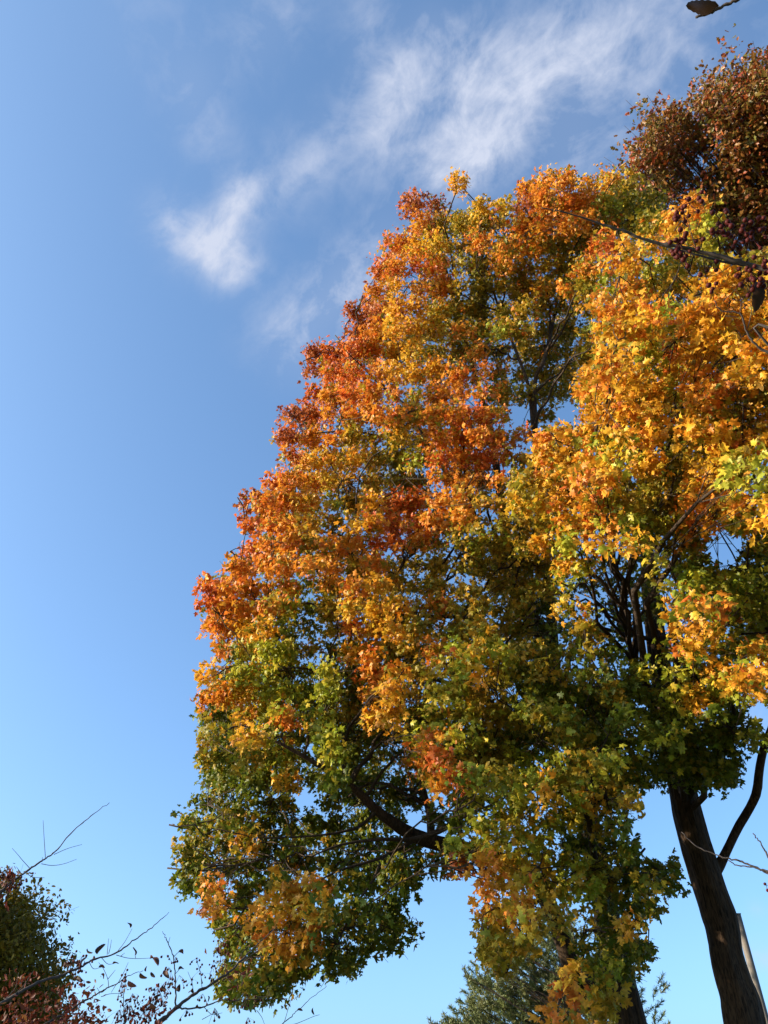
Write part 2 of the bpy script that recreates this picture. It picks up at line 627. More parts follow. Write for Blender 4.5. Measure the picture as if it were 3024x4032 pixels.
L_AXIS, R_AXIS = (3.9, 14.0), (5.1, 13.0)
L_AX, R_AX = Crown(L_AXIS), Crown(R_AXIS)
L_EL, L_D = [4, 12, 20, 27, 35, 45, 55, 65], [9.4, 9.4, 9.7, 10.2, 11.7, 14.6, 18.5, 22.0]
R_EL, R_D = [18, 27, 33, 40, 50, 57, 64], [11.4, 11.2, 9.6, 9.8, 11.3, 13.8, 17.0]


def code_at(cx, cy):
    if cy < 0 or cy > 47 or cx < 8:
        return '.'
    if cx > 35:
        if cx > 41 or cy > 34 or cy < 8:
            return '.'
        cx = 35 - (cx - 36)
        return MAPLE_MAP[cy][cx] if cy > 9 or cx > 30 else '.'
    return MAPLE_MAP[cy][cx]


def maple_cells():
    for cy in range(48):
        for cx in range(0, 42):
            ch = code_at(cx, cy)
            if ch == '.':
                continue
            isR = cx >= R_START.get(cy, 99)
            thin = ch.isupper()
            code = ch.lower()
            # lean thin cells towards their fuller neighbours
            sx = sy = 0.0
            full_n = 0
            edge = 0
            for ddx in (-1, 0, 1):
                for ddy in (-1, 0, 1):
                    if ddx == 0 and ddy == 0:
                        continue
                    c2 = code_at(cx + ddx, cy + ddy)
                    if c2 == '.':
                        edge += 1
                        sx -= ddx
                        sy -= ddy
                    else:
                        full_n += 1
            ln = math.hypot(sx, sy)
            k = (0.30 if thin else 0.12) * min(ln, 3) / 3
            ox, oy = (sx / ln * k, sy / ln * k) if ln > 0 else (0, 0)
            px, py = (cx + 0.5 + ox) * 84, (cy + 0.5 + oy) * 84
            d = ray(px, py)
            el = math.degrees(math.atan2(d[2], math.hypot(d[0], d[1])))
            az = math.degrees(math.atan2(d[0], d[1]))
            dist = np.interp(el, R_EL, R_D) if isR else np.interp(el, L_EL, L_D)
            p = atd(px, py, dist)
            ax = R_AXIS if isR else L_AXIS
            dist += 3.0 * min(1.2, ((p[0] - ax[0]) / 7.0) ** 2)
            dist += (4.2 if isR else 3.2) * (vnoise(cx * 0.55 + (31 if isR else 0), cy * 0.55) - 0.5)
            rec = {'g': 1.3, 'b': 0.6, 'l': 0.25, 'm': 0.5}.get(code, -0.15)
            if not isR and cx >= 23 and cy >= 34:
                rec += 0.8
            if isR and 25 <= cy <= 31 and code in 'gb':
                rec += 1.6
            # foliage that hangs behind the visible stems
            if not isR and 24 <= cx <= 26 and 13 <= cy <= 19 and code == 'g':
                rec += 0.9
            if not isR and 23 <= cx <= 25 and 26 <= cy <= 29:
                rec += 2.2
            if 14 <= cx <= 20 and 35 <= cy <= 39 and code == 'g':
                rec += 1.6
            lit_gap = isR and 27 <= cx <= 31 and 25 <= cy <= 31
            if lit_gap and code in 'gbl':
                rec += 1.2
            dist += rec
            cr = Crown
            tree = R_AX if isR else L_AX
            cell = 84 / F * dist
            size = (0.082 if isR else 0.077)
            inv = 12.0 / dist
            if edge == 0 and not thin and vnoise(cx * .9 + 7, cy * .9 + 13) < .27:
                thin = True
            if lit_gap:
                lay = [(0.0, 3), (1.4, 3)]
            elif thin:
                lay = [(0.0, 5), (0.8, 3)] if edge >= 2 else [(0.0, 3), (0.9, 3), (3.0, 2)]
            elif edge >= 2:
                lay = [(0.0, 7), (0.7, 5), (1.5, 4)]
            else:
                lay = [(0.0, 7), (0.7, 5), (1.6, 5), (3.2, 5), (4.6, 4)]
            if not isR and cy >= 37 and len(lay) > 2:
                lay = [(0.0, 5), (0.8, 4)] if cx >= 22 else [(0.0, 6), (0.8, 5)]
            if not isR and 25 <= cx <= 27 and cy >= 42:
                lay = [(0.0, 3)]
            if not isR and 12 <= cy <= 19 and 23 <= cx <= 27 and edge == 0 and len(lay) < 4:
                lay = [(0.0, 4), (0.8, 4), (2.5, 4)]
            for i, (dz, ns) in enumerate(lay):
                q = atd(px + rng.normal() * 10, py + rng.normal() * 10, dist + dz + rng.normal() * (0.35 if i == 0 else 0.2))
                dd = dist + dz
                # further crowns need more blades per cell because blades look smaller
                m = ns * rng.uniform(.7, 1.3) * (dd / 12.0) ** 1.6 * (0.125 / size) ** 2
                cc = code
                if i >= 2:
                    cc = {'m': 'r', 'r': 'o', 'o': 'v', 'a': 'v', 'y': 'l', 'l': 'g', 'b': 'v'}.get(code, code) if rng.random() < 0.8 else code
                # neighbouring boughs run into each other in colour
                mixed = [cc] * 12 + ['b']
                for ddx, ddy in ((1, 0), (-1, 0), (0, 1), (0, -1)):
                    c2 = code_at(cx + ddx, cy + ddy).lower()
                    if c2 != '.':
                        mixed.append('v' if (c2 == 'g' and cy < 26) else c2)
                mixed = ['v' if (c_ == 'g' and cy < 26) else c_ for c_ in mixed]
                if not isR and 23 <= cx <= 27 and 11 <= cy <= 20:
                    mixed = mixed + ['b'] * 7 + ['o'] * 2
                if isR and code in 'ay':
                    mixed = mixed + ['b', 'b', 'o', 'o']
                if isR and cy >= 24:
                    mixed = [('l' if rng.random() < .6 else 'g') if c_ == 'b' else c_ for c_ in mixed]
                if cx <= 20 and cy >= 36:
                    mixed = [('g' if rng.random() < .62 else c_) if c_ in 'bl' else c_ for c_ in mixed]
                cc = mixed
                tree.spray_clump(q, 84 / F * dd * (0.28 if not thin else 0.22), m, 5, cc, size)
                if i < 2 and cx < 36:
                    tree.nodes.append((q, cx, cy, i))


maple_cells()


# ------------------------------------------------------------------ trunks and limbs
def limb_path(rows, n):
    """rows of (photo x, photo y, metres ahead, photo width) -> points, radii"""
    pts, rad = [], []
    for (x, y, Y, w) in rows:
        p = at(x, y, Y)
        dep = np.dot(p - EYE, np.array([0, CP, SP]))
        pts.append(p)
        rad.append(w / F * dep / 2)
    s = spline(np.hstack([np.array(pts), np.array(rad)[:, None]]), n)
    return s[:, :3], np.maximum(s[:, 3], 0.004)


def maple_tree(name, label, base, trunk_rows, limbs, crown, twig_seed):
    t = empty(name, base)
    tag(t, label, 'tree')
    pts, rad = limb_path(trunk_rows, 90)
    # carry the trunk down to the ground with a root flare
    p0, r0 = pts[0], rad[0]
    foot = np.array([[base[0], base[1], -0.1], [base[0] * .6 + p0[0] * .4, base[1] * .6 + p0[1] * .4, 0.35], [base[0] * .3 + p0[0] * .7, base[1] * .3 + p0[1] * .7, p0[2] * 0.55]])
    pts = np.vstack([spline(np.vstack([foot, pts[:2]]), 26)[:-8], pts])
    rad = np.concatenate([np.interp(np.linspace(0, 1, 18), [0, .3, .6, 1], [r0 * 1.9, r0 * 1.35, r0 * 1.1, r0 * 1.02]), rad])
    tb = Tubes()
    pr = np.linspace(0, len(pts) - 1, 260)
    pts_d = np.stack([np.interp(pr, np.arange(len(pts)), pts[:, k_]) for k_ in range(3)], 1)
    tb.add(pts_d, np.interp(pr, np.arange(len(pts)), rad), 84, 0.12, twig_seed)
    tb.build('trunk', M_BARK, t)
    nodes = [(p, r) for p, r in zip(pts[19:], rad[19:])]
    for rows, big in limbs:
        lp, lr = limb_path(rows, 26)
        lb = Tubes()
        lb.add(lp, lr, 14 if big else 9, 0.10, twig_seed + len(nodes))
        lb.build('limb', M_BARK if big else M_LIMB, t)
        nodes += [(p, r) for p, r in zip(lp, lr)][(21 if big and twig_seed == 9.0 else 0):]
    # boughs: gather leaf clumps in 3x3 blocks, join each block to the nearest limb
    np_, nr_ = np.array([a for a, _ in nodes]), np.array([b for _, b in nodes])
    blocks = {}
    for (q, cx, cy, i) in crown.nodes:
        blocks.setdefault((cx // 3, cy // 3, i), []).append(q)
    bt = Tubes()
    for key, qs in blocks.items():
        c = np.mean(qs, axis=0)
        outd = c - np.array([crown.axis[0], crown.axis[1], c[2]])
        c = c + outd / max(.5, np.linalg.norm(outd)) * (0.25 if key[2] == 0 else 0.0) + np.array([0, 0, -0.08])
        dv = c - np_
        dist = np.linalg.norm(dv, axis=1)
        cost = dist + np.where(dv[:, 2] < 0.15 * dist, 3.2 * (0.15 * dist - dv[:, 2]), 0)
        # a bough keeps inside its own crown: no bare wood across open sky
        for j in np.nonzero(cost < cost.min() + 6.0)[0]:
            for f_ in (.15, .3, .45, .6, .75, .9):
                ux, uy = project(np_[j] * (1 - f_) + c * f_ + np.array([0, 0, .3 * f_ * (1 - f_) * dist[j]]))
                if uy > 4032:
                    continue
                if code_at(int(ux // 84), int(uy // 84)) == '.':
                    cost[j] += 3.0
        j = int(np.argmin(cost))
        s = np_[j]
        mid = s * 0.5 + c * 0.5 + np.array([0, 0, 0.12 * dist[j]]) + rng.normal(0, 0.06 * dist[j], 3)
        r0 = min(nr_[j] * 0.7, 0.018 + 0.010 * dist[j])
        path = spline([s, mid, c], 9)
        path[1:-1] += rng.normal(0, 0.015 * dist[j] + 0.01, (7, 3))
        bt.add(path, np.linspace(r0, 0.012, 9), 6)
        for q in qs:
            k = rng.integers(4, 9)
            a = path[k]
            m2 = (a + q) / 2 + rng.normal(0, 0.05, 3)
            pth = spline([a, m2, q], 6)
            bt.add(pth, np.linspace(0.009, 0.0035, 6), 4)
            for _ in range(2):
                e = q + rng.normal(0, 0.11, 3)
                bt.add(spline([pth[3], (pth[3] + e) / 2 + rng.normal(0, .03, 3), e], 4), np.linspace(0.005, 0.0025, 4), 3)
    bt.build('boughs', M_LIMB, t)
    crown.build(MAPLE, M_LEAF, t)
    return t


L_TRUNK = [(2490, 4060, 14, 118), (2455, 3900, 14, 108), (2405, 3700, 14, 98), (2372, 3500, 14, 92), (2340, 3360, 14, 88), (2300, 3150, 14, 82),
           (2250, 2900, 14, 74), (2190, 2680, 14, 66), (2124, 2487, 13.9, 54), (2068, 2370, 13.8, 47), (2015, 2210, 13.6, 40), (1970, 1950, 13.4, 32),
           (1930, 1700, 13, 24), (1850, 1400, 12.6, 16), (1780, 1150, 12.2, 10), (1730, 950, 12, 6)]
L_LIMBS = [
    ([(2330, 3960, 13.9, 70), (2262, 3850, 13.8, 72), (2222, 3720, 13.6, 68), (2130, 3500, 13.3, 66), (2000, 3400, 13.0, 64), (1850, 3350, 12.7, 62), (1700, 3315, 12.4, 58), (1600, 3275, 12.1, 50),
      (1486, 3194, 11.8, 38), (1410, 3118, 11.6, 30), (1344, 3073, 11.4, 24), (1200, 2980, 11.2, 16), (1050, 2900, 11, 9)], True),
    ([(1700, 3300, 12.4, 34), (1690, 3200, 12.5, 27), (1663, 3093, 12.6, 23), (1650, 2990, 12.7, 18), (1600, 2800, 12.8, 12), (1540, 2620, 12.9, 7)], False),
    ([(1905, 3140, 11.3, 22), (1850, 3185, 11.4, 23), (1749, 3262, 11.5, 23), (1627, 3305, 11.5, 18), (1500, 3305, 11.2, 13), (1344, 3326, 10.9, 9), (1230, 3370, 10.7, 6)], False),
    ([(1640, 3300, 11.7, 20), (1560, 3350, 11.5, 14), (1480, 3385, 11.2, 12), (1344, 3425, 10.9, 9), (1230, 3480, 10.7, 6)], False),
    ([(1510, 3372, 11.3, 13), (1460, 3480, 11.0, 10), (1385, 3585, 10.8, 8), (1330, 3720, 10.6, 5)], False),
    ([(1562, 3340, 11.5, 8), (1530, 3480, 11.4, 6), (1515, 3570, 11.3, 4)], False),
    ([(1593, 3330, 11.5, 6), (1590, 3400, 11.5, 4), (1575, 3510, 11.4, 3)], False),
    ([(1486, 3194, 11.8, 16), (1400, 3260, 11.6, 11), (1250, 3290, 11.3, 8), (1050, 3300, 11.0, 5)], False),
    ([(2124, 2487, 13.9, 44), (2085, 2370, 13.7, 26), (2078, 2250, 13.5, 17), (2096, 2200, 13.4, 14), (2120, 2000, 13.1, 12), (2100, 1850, 12.9, 9)], False),
    ([(2068, 2370, 13.8, 34), (1900, 2100, 13, 26), (1740, 1830, 12.4, 21), (1673, 1735, 12.2, 18), (1597, 1602, 12, 14), (1511, 1526, 11.9, 12), (1395, 1410, 11.8, 8), (1320, 1320, 11.8, 4)], False),
    ([(1700, 1780, 12.3, 14), (1562, 1739, 11.9, 10), (1450, 1708, 11.7, 9), (1344, 1698, 11.6, 7), (1200, 1710, 11.7, 4)], False),
    ([(2190, 2680, 14, 44), (2160, 2300, 13.4, 40), (2120, 1950, 12.4, 30), (2106, 1673, 11.6, 23), (2108, 1496, 11.2, 18), (2149, 1395, 11.0, 15), (2200, 1150, 12, 11), (2240, 900, 11.6, 6)], False),
    ([(2100, 1690, 11.6, 18), (2080, 1520, 11.3, 14), (2030, 1380, 11.2, 11), (1960, 1200, 11.2, 10), (1880, 950, 11.2, 5)], False),
    ([(2250, 2900, 14, 40), (2050, 2620, 13.4, 26), (1820, 2430, 12.8, 20), (1560, 2270, 12.2, 14), (1344, 2110, 11.8, 10), (1180, 2100, 11.7, 5)], False),
    ([(1820, 2430, 12.8, 16), (1560, 2420, 12.2, 12), (1250, 2380, 11.8, 8), (1000, 2360, 11.6, 4)], False),
    ([(2300, 3150, 14, 40), (2100, 2900, 13.4, 24), (1850, 2720, 12.6, 18), (1560, 2650, 12, 14), (1300, 2650, 11.6, 11), (1180, 2630, 11.5, 7), (1020, 2640, 11.4, 4)], False),
    ([(2390, 3650, 13.7, 34), (2350, 3430, 11.9, 27), (2321, 3235, 10.6, 23), (2324, 3120, 10.5, 20), (2336, 3032, 10.5, 16), (2371, 2941, 10.5, 13), (2390, 2850, 10.6, 7)], False),
    ([(2321, 3235, 10.6, 17), (2275, 3180, 10.5, 14), (2240, 3093, 10.4, 11), (2220, 3000, 10.4, 5)], False),
    ([(2336, 3032, 10.5, 9), (2310, 2990, 10.5, 7), (2290, 2920, 10.4, 4)], False),
    ([(2372, 3500, 14, 26), (2470, 3420, 13.6, 16), (2540, 3340, 13.3, 8)], False),
    ([(2372, 3500, 14, 22), (2250, 3500, 12.8, 14), (2100, 3560, 12.2, 9), (1990, 3640, 11.9, 5)], False),
]
maple_tree('maple_tree', 'large orange maple in the centre with a long left limb and leafy double stem', at(2490, 4060, 14)[:2].tolist() + [0.0], L_TRUNK, L_LIMBS, L_AX, 3.0)

R_TRUNK = [(2936, 4060, 12, 160), (2931, 4032, 12, 158), (2915, 3943, 12, 150), (2890, 3866, 12, 136), (2862, 3765, 12, 124), (2845, 3664, 12, 125), (2830, 3603, 12, 134), (2800, 3512, 12, 124),
           (2751, 3360, 12, 114), (2732, 3295, 12, 109), (2705, 3194, 12, 106), (2690, 3123, 12, 101), (2645, 2900, 12, 92), (2612, 2700, 12, 84), (2583, 2522, 12, 73), (2560, 2350, 11.9, 62),
           (2545, 2150, 11.8, 50), (2535, 1900, 11.6, 40), (2515, 1600, 11.3, 27), (2530, 1350, 11, 17), (2560, 1100, 10.7, 10), (2590, 900, 10.5, 6)]
R_LIMBS = [
    ([(2800, 3450, 12, 56), (2838, 3395, 12, 40), (2866, 3340, 11.9, 34), (2908, 3255, 11.8, 34), (2954, 3179, 11.7, 33), (2979, 3118, 11.6, 34), (2989, 3032, 11.5, 31), (3004, 2956, 11.4, 29),
      (3024, 2900, 11.3, 27), (3070, 2760, 11, 22), (3120, 2500, 10.6, 15), (3150, 2200, 10.2, 8)], True),
    ([(2600, 2760, 11.9, 38), (2545, 2700, 11.2, 27), (2513, 2649, 10.9, 24), (2475, 2520, 10.6, 21), (2464, 2420, 10.4, 19), (2457, 2310, 10.2, 17), (2430, 2250, 10, 16), (2386, 2092, 9.6, 12), (2370, 2000, 9.4, 7)], False),
    ([(2685, 2600, 11.8, 26), (2650, 2502, 11.4, 20), (2620, 2400, 11.2, 17), (2579, 2305, 11, 16), (2585, 2150, 10.6, 13), (2600, 2050, 10.3, 12), (2560, 1950, 10, 9), (2550, 1780, 9.8, 5)], False),
    ([(2583, 2522, 12, 30), (2700, 2480, 11.4, 20), (2832, 2400, 10.8, 16), (2918, 2310, 10.5, 13), (3024, 2269, 10.2, 10), (3150, 2200, 10, 6)], False),
    ([(2612, 2700, 12, 24), (2740, 2520, 11.2, 15), (2880, 2500, 10.6, 11), (3024, 2490, 10.2, 8)], False),
    ([(2545, 2150, 11.8, 30), (2640, 2060, 10.8, 18), (2760, 1980, 10, 13), (2900, 1850, 9.5, 9), (3000, 1700, 9.3, 5)], False),
    ([(2535, 1900, 11.6, 26), (2480, 1760, 10.8, 16), (2400, 1650, 10.2, 11), (2340, 1560, 9.9, 6)], False),
    ([(2515, 1600, 11.3, 20), (2640, 1480, 10.6, 14), (2780, 1400, 10.2, 10), (2900, 1330, 10, 6)], False),
    ([(2530, 1350, 11, 13), (2480, 1230, 10.7, 9), (2440, 1130, 10.5, 5)], False),
    ([(2645, 2900, 12, 18), (2760, 2870, 11.7, 9), (2850, 2850, 11.5, 6), (2920, 2900, 11.4, 4)], False),
    ([(2583, 2522, 12, 20), (2300, 2450, 11.2, 12), (2200, 2350, 10.9, 7)], False),
]
def back(rows):
    return [(x, y, Y + 1.3 * min(1.0, max(0.0, (Y - 9.5) / 2.3)), w) for (x, y, Y, w) in rows]


R_TRUNK = back(R_TRUNK)
R_LIMBS = [(back(r_), b_) for r_, b_ in R_LIMBS]
maple_tree('maple_tree', 'golden yellow maple with a bare dark trunk and forked side limb at the right edge', at(2936, 4060, 13.3)[:2].tolist() + [0.0], R_TRUNK, R_LIMBS, R_AX, 9.0)


# ------------------------------------------------------------------ oak behind, upper right
OAK_MAP = {2: {34: 'T'}, 3: {33: 'T', 34: 'S', 35: 'f'}, 4: {33: 'f', 34: 'f', 35: 'f'},
           5: {30: 'S', 31: 'f', 32: 'S', 33: 'f', 34: 'f', 35: 'f'}, 6: {30: 'f', 31: 'f', 32: 'f', 33: 'S', 34: 'f', 35: 'f'},
           7: {29: 'S', 30: 'f', 31: 'f', 32: 'S', 33: 'T', 34: 'f', 35: 'f'}, 8: {29: 'S', 30: 'f', 31: 'f', 32: 'T', 33: 'f', 34: 'f', 35: 'f'},
           9: {30: 'S', 31: 'S', 32: 'S', 33: 'f', 34: 'f', 35: 'f'}, 10: {31: 'S', 32: 'S', 33: 'f', 34: 'f', 35: 'f'},
           11: {32: 'S', 33: 'S', 34: 'T', 35: 'T'}, 12: {33: 'T', 34: 'S', 35: 'S'}, 13: {34: 'S', 35: 'S'}}
for r_ in range(3, 14):
    for c_ in range(36, 44):
        OAK_MAP[r_][c_] = 'f' if c_ < 41 else 'S'


def small_tree(name, label, cells, axis, base_z_pt, distf, size, code, outline, mat, sprays, trunk_r, top, layers=(0, .8, 1.8, 3.0), group=None, codef=None, twig=0.010):
    t = empty(name, (axis[0], axis[1], 0))
    tag(t, label, 'tree')
    cr = Crown(axis)
    tb = Tubes()
    top = np.array(top)
    trunk = spline([np.array([axis[0], axis[1], -0.1]), np.array([axis[0], axis[1], top[2] * 0.35]) + [0.1, 0.05, 0], np.array([axis[0], axis[1], top[2] * 0.7]) * [1, 1, 1] + [-0.1, 0, 0], top], 40)
    tb.add(trunk, np.concatenate([np.linspace(trunk_r * 1.4, trunk_r, 6), np.linspace(trunk_r, trunk_r * 0.12, 34)]), 18, 0.1, 4)
    tb.build('trunk', M_BARK, t)
    bt = Tubes()
    for cy, row in cells.items():
        for cx, kd in row.items():
            px, py = (cx + 0.5) * 84, (cy + 0.5) * 84
            for i, dz in enumerate(layers):
                if kd == 'S' and i > 1 or kd == 'T' and i > 0:
                    continue
                d = distf(cx, cy) + dz + 1.4 * (vnoise(cx * .5 + 50, cy * .5) - .5)
                q = atd(px + rng.normal() * 12, py + rng.normal() * 12, d + rng.normal() * 0.15)
                if q[2] < 0.6:
                    continue
                m = sprays * (1.0 if kd == 'f' else 0.5 if kd == 'S' else 0.4)
                cr.spray_clump(q, 84 / F * d * 0.38, m, 5, codef(cx, cy) if codef else code, size, 0.2)
                if i < 2:
                    # rising twig to the clump from the stem
                    zz = max(0.4, min(q[2] - 0.55 * math.hypot(q[0] - axis[0], q[1] - axis[1]), top[2] * .95))
                    s = trunk[int(np.argmin(np.abs(trunk[:, 2] - zz)))]
                    mid = (s + q) / 2 + rng.normal(0, 0.15, 3) + np.array([0, 0, -0.25])
                    pth = spline([s, mid, q], 9)
                    L_ = np.linalg.norm(q - s)
                    bt.add(pth, np.linspace(twig * (0.6 + 0.35 * L_), twig * 0.5, 9), 5)
                    for _ in range(3):
                        e = q + rng.normal(0, 84 / F * d * 0.5, 3)
                        k = rng.integers(5, 8)
                        bt.add(spline([pth[k], (pth[k] + e) / 2, e], 4), np.linspace(twig * .6, twig * .3, 4), 3)
    bt.build('boughs', M_LIMB, t)
    cr.build(outline, mat, t)
    return t


oak_ax = at(3250, 1400, 17)
small_tree('oak_tree', 'rusty brown and olive oak rising behind the golden maple at the top right', OAK_MAP, (oak_ax[0] + 1.0, 16.5), None,
           lambda cx, cy: 27.0 - 0.25 * (cy - 6), 0.135, 'oak', OAKLEAF, M_OAK, 36, 0.42, (oak_ax[0] + 1.2, 16.0, 26.5), twig=0.018)

# ------------------------------------------------------------------ dark round-leaved tree, lower left
BUSH_MAP = {41: {-1: 'S', 0: 'T', 1: 'T'}, 42: {-1: 'f', 0: 'f', 1: 'S', 2: 'T'}, 43: {-1: 'f', 0: 'f', 1: 'f', 2: 'T'}, 44: {-1: 'f', 0: 'f', 1: 'f', 2: 'S'},
            45: {-1: 'f', 0: 'f', 1: 'f', 2: 'f'}, 46: {-1: 'f', 0: 'f', 1: 'f', 2: 'f'}, 47: {-1: 'f', 0: 'f', 1: 'f', 2: 'f'},
            48: {-1: 'f', 0: 'f', 1: 'f', 2: 'f'}, 49: {-1: 'f', 0: 'f', 1: 'f', 2: 'f', 3: 'S'}, 50: {0: 'f', 1: 'f', 2: 'f'}, 51: {0: 'f', 1: 'f'}}
for r_ in range(41, 51):
    for c_ in range(-7, 0):
        BUSH_MAP.setdefault(r_, {})[c_] = 'f' if c_ > -6 else 'S'
bush_ax = at(-150, 4032, 18)
small_tree('leafy_tree', 'dark olive small leaved tree in the lower left corner behind berry twigs', BUSH_MAP, (bush_ax[0], 18.5), None,
           lambda cx, cy: 18.0 + 0.4 * max(0, cx), 0.085, 'bush', ELLIPSE, M_BUSH, 36, 0.16, (bush_ax[0], 18.5, 5.6), twig=0.008)


# ------------------------------------------------------------------ unseen trees added on the left only to shade the low branches
def shade_tree(label, x, y, zlo, zhi, rx, n, code):
    t = empty('leafy_tree', (x, y, 0))
    tag(t, label, 'tree')
    tb = Tubes()
    tb.add(spline([(x, y, -.1), (x + .1, y, zlo), (x, y, (zlo + zhi) / 2), (x, y + .1, zhi - .5)], 30), np.linspace(.26, .04, 30), 14, .1, 6)
    bt = Tubes()
    cr = Crown((x, y))
    for i in range(n):
        u = norm(rng.standard_normal(3)) * rng.random() ** .4
        q = np.array([x, y, (zlo + zhi) / 2]) + u * [rx, rx, (zhi - zlo) / 2]
        cr.spray_clump(q, .38, 9, 5, code, .17)
        s_ = np.array([x, y, max(zlo * .8, q[2] - .7 * math.hypot(q[0] - x, q[1] - y))])
        bt.add(spline([s_, (s_ + q) / 2 + rng.normal(0, .1, 3), q], 7), np.linspace(.035, .006, 7), 5)
    tb.build('trunk', M_BARK, t)
    bt.build('boughs', M_LIMB, t)
    cr.build(ELLIPSE, M_BUSH, t)


shade_tree('unseen green tree added on the left to cast shade, nearer one', -15.5, 6.4, 3.0, 12.8, 2.9, 260, 'g')
shade_tree('unseen green tree added far left to cast shade, farther one', -24.0, 14.5, 2.5, 12.0, 4.0, 330, 'g')


# ------------------------------------------------------------------ pine behind the maple stem
def pine_tree():
    ax = at(2360, 4032, 26)
    t = empty('pine_tree', (ax[0], 26.5, 0))
    tag(t, 'grey green pine with soft needles low behind the orange maple stem', 'tree')
    tb = Tubes()
    topz = at(2280, 3640, 26.5)[2]
    trunk = spline([(ax[0], 26.5, -0.1), (ax[0], 26.5, topz * .5), (ax[0] - .3, 26.5, topz)], 30)
    tb.add(trunk, np.linspace(0.24, 0.02, 30), 14, 0.08, 2)
    tb.build('trunk', M_BARK, t)
    cells = {43: {24: .35, 25: .6, 26: .6}, 44: {23: .3, 24: .8, 25: 1, 26: .9, 27: .5}, 45: {22: .25, 23: .9, 24: 1, 25: 1, 26: 1, 27: .8, 28: .6, 29: .25},
             46: {22: .7, 23: 1, 24: 1, 25: 1, 26: 1, 27: 1, 28: .8, 29: .3, 30: .22}, 47: {21: .4, 22: 1, 23: 1, 24: 1, 25: 1, 26: 1, 27: 1, 28: 1, 29: .5, 30: .1},
             48: {20: .4, 21: 1, 22: 1, 23: 1, 24: 1, 25: 1, 26: 1, 27: 1, 28: 1, 29: 1, 30: .4}, 49: {20: .8, 21: 1, 22: 1, 24: 1, 26: 1, 28: 1, 29: 1, 30: .8}}
    P, N, T, S, C = [], [], [], [], []
    bt = Tubes()
    for cy, row in cells.items():
        for cx, wgt in row.items():
            for lay in range(4):
                if wgt < 0.6 and lay > 1:
                    continue
                d = 27.5 + lay * 0.9 + 1.6 * (vnoise(cx * .6, cy * .6 + 20) - .5)
                for _ in range(max(2, int(12 * wgt))):
                    p = atd((cx + rng.random()) * 84, (cy + rng.random()) * 84, d + rng.normal() * .25)
                    out = p - np.array([ax[0], 26.5, 0])
                    out[2] = 0
                    out /= max(np.linalg.norm(out), .3)
                    bd = norm(out * 0.8 + np.array([0, 0, .75]) + rng.normal(0, .3, 3))
                    n = 64
                    tt = rng.random((n, 1)) * 0.32
                    base = p + bd * tt
                    dirs = norm(bd * 1.0 + rng.standard_normal((n, 3)) * 0.62)
                    P.append(base)
                    T.append(dirs)
                    N.append(rng.standard_normal((n, 3)))
                    S.append(0.13 * (0.8 + 0.4 * rng.random(n)))
                    C.append(np.repeat(pick('pine', 1, .2), n, 0) * .5 + pick('pine', n, .15) * .5)
                    if rng.random() < .12:
                        zz = max(.5, p[2] - .5 * math.hypot(p[0] - ax[0], p[1] - 26.5))
                        s = trunk[int(np.argmin(np.abs(trunk[:, 2] - min(zz, topz * .97))))]
                        bt.add(spline([s, (s + p) / 2 + np.array([0, 0, -.1]), p, p + bd * .3], 8), np.linspace(.022, .005, 8), 4)
    bt.build('boughs', M_LIMB, t)
    needle = np.array([(0.06, 0.0), (0.06, .6), (0, 1.0), (-.06, .6), (-.06, 0.0)])
    me = leaf_mesh('crown', needle, np.vstack(P), np.vstack(N), np.vstack(T), np.concatenate(S), np.vstack(C), fold=0, droop=.1, cy=.5)
    link_mesh('crown', me, M_NEEDLE, t)


pine_tree()


# ------------------------------------------------------------------ light pole behind the right trunk
def light_pole():
    p = at(2903, 3602, 18)
    foot = np.array([p[0], 18.0, 0])
    t = empty('light_pole', foot)
    tag(t, 'plain pale grey light pole standing just behind the dark maple trunk', 'pole')
    tb = Tubes()
    w = 0.055
    box(tb, (foot[0] - w, 18 - w, 0.0), (foot[0] + w, 18 + w, p[2]))
    tb.build('pole', M_POLE, t, smooth=False)
    tc_ = Tubes()
    box(tc_, (foot[0] - w - .006, 18 - w - .006, p[2]), (foot[0] + w + .006, 18 + w + .006, p[2] + .02))
    tc_.build('cap', M_POLE, t, smooth=False)
    tp = Tubes()
    box(tp, (foot[0] - .16, 18 - .16, -0.02), (foot[0] + .16, 18 + .16, .025))
    tp.build('base_plate', M_DARKM, t, smooth=False)


light_pole()


# ------------------------------------------------------------------ berried thorn trees close by
def conv(z, ox, oy, sc):
    return (z[0] / sc + ox, z[1] / sc + oy)


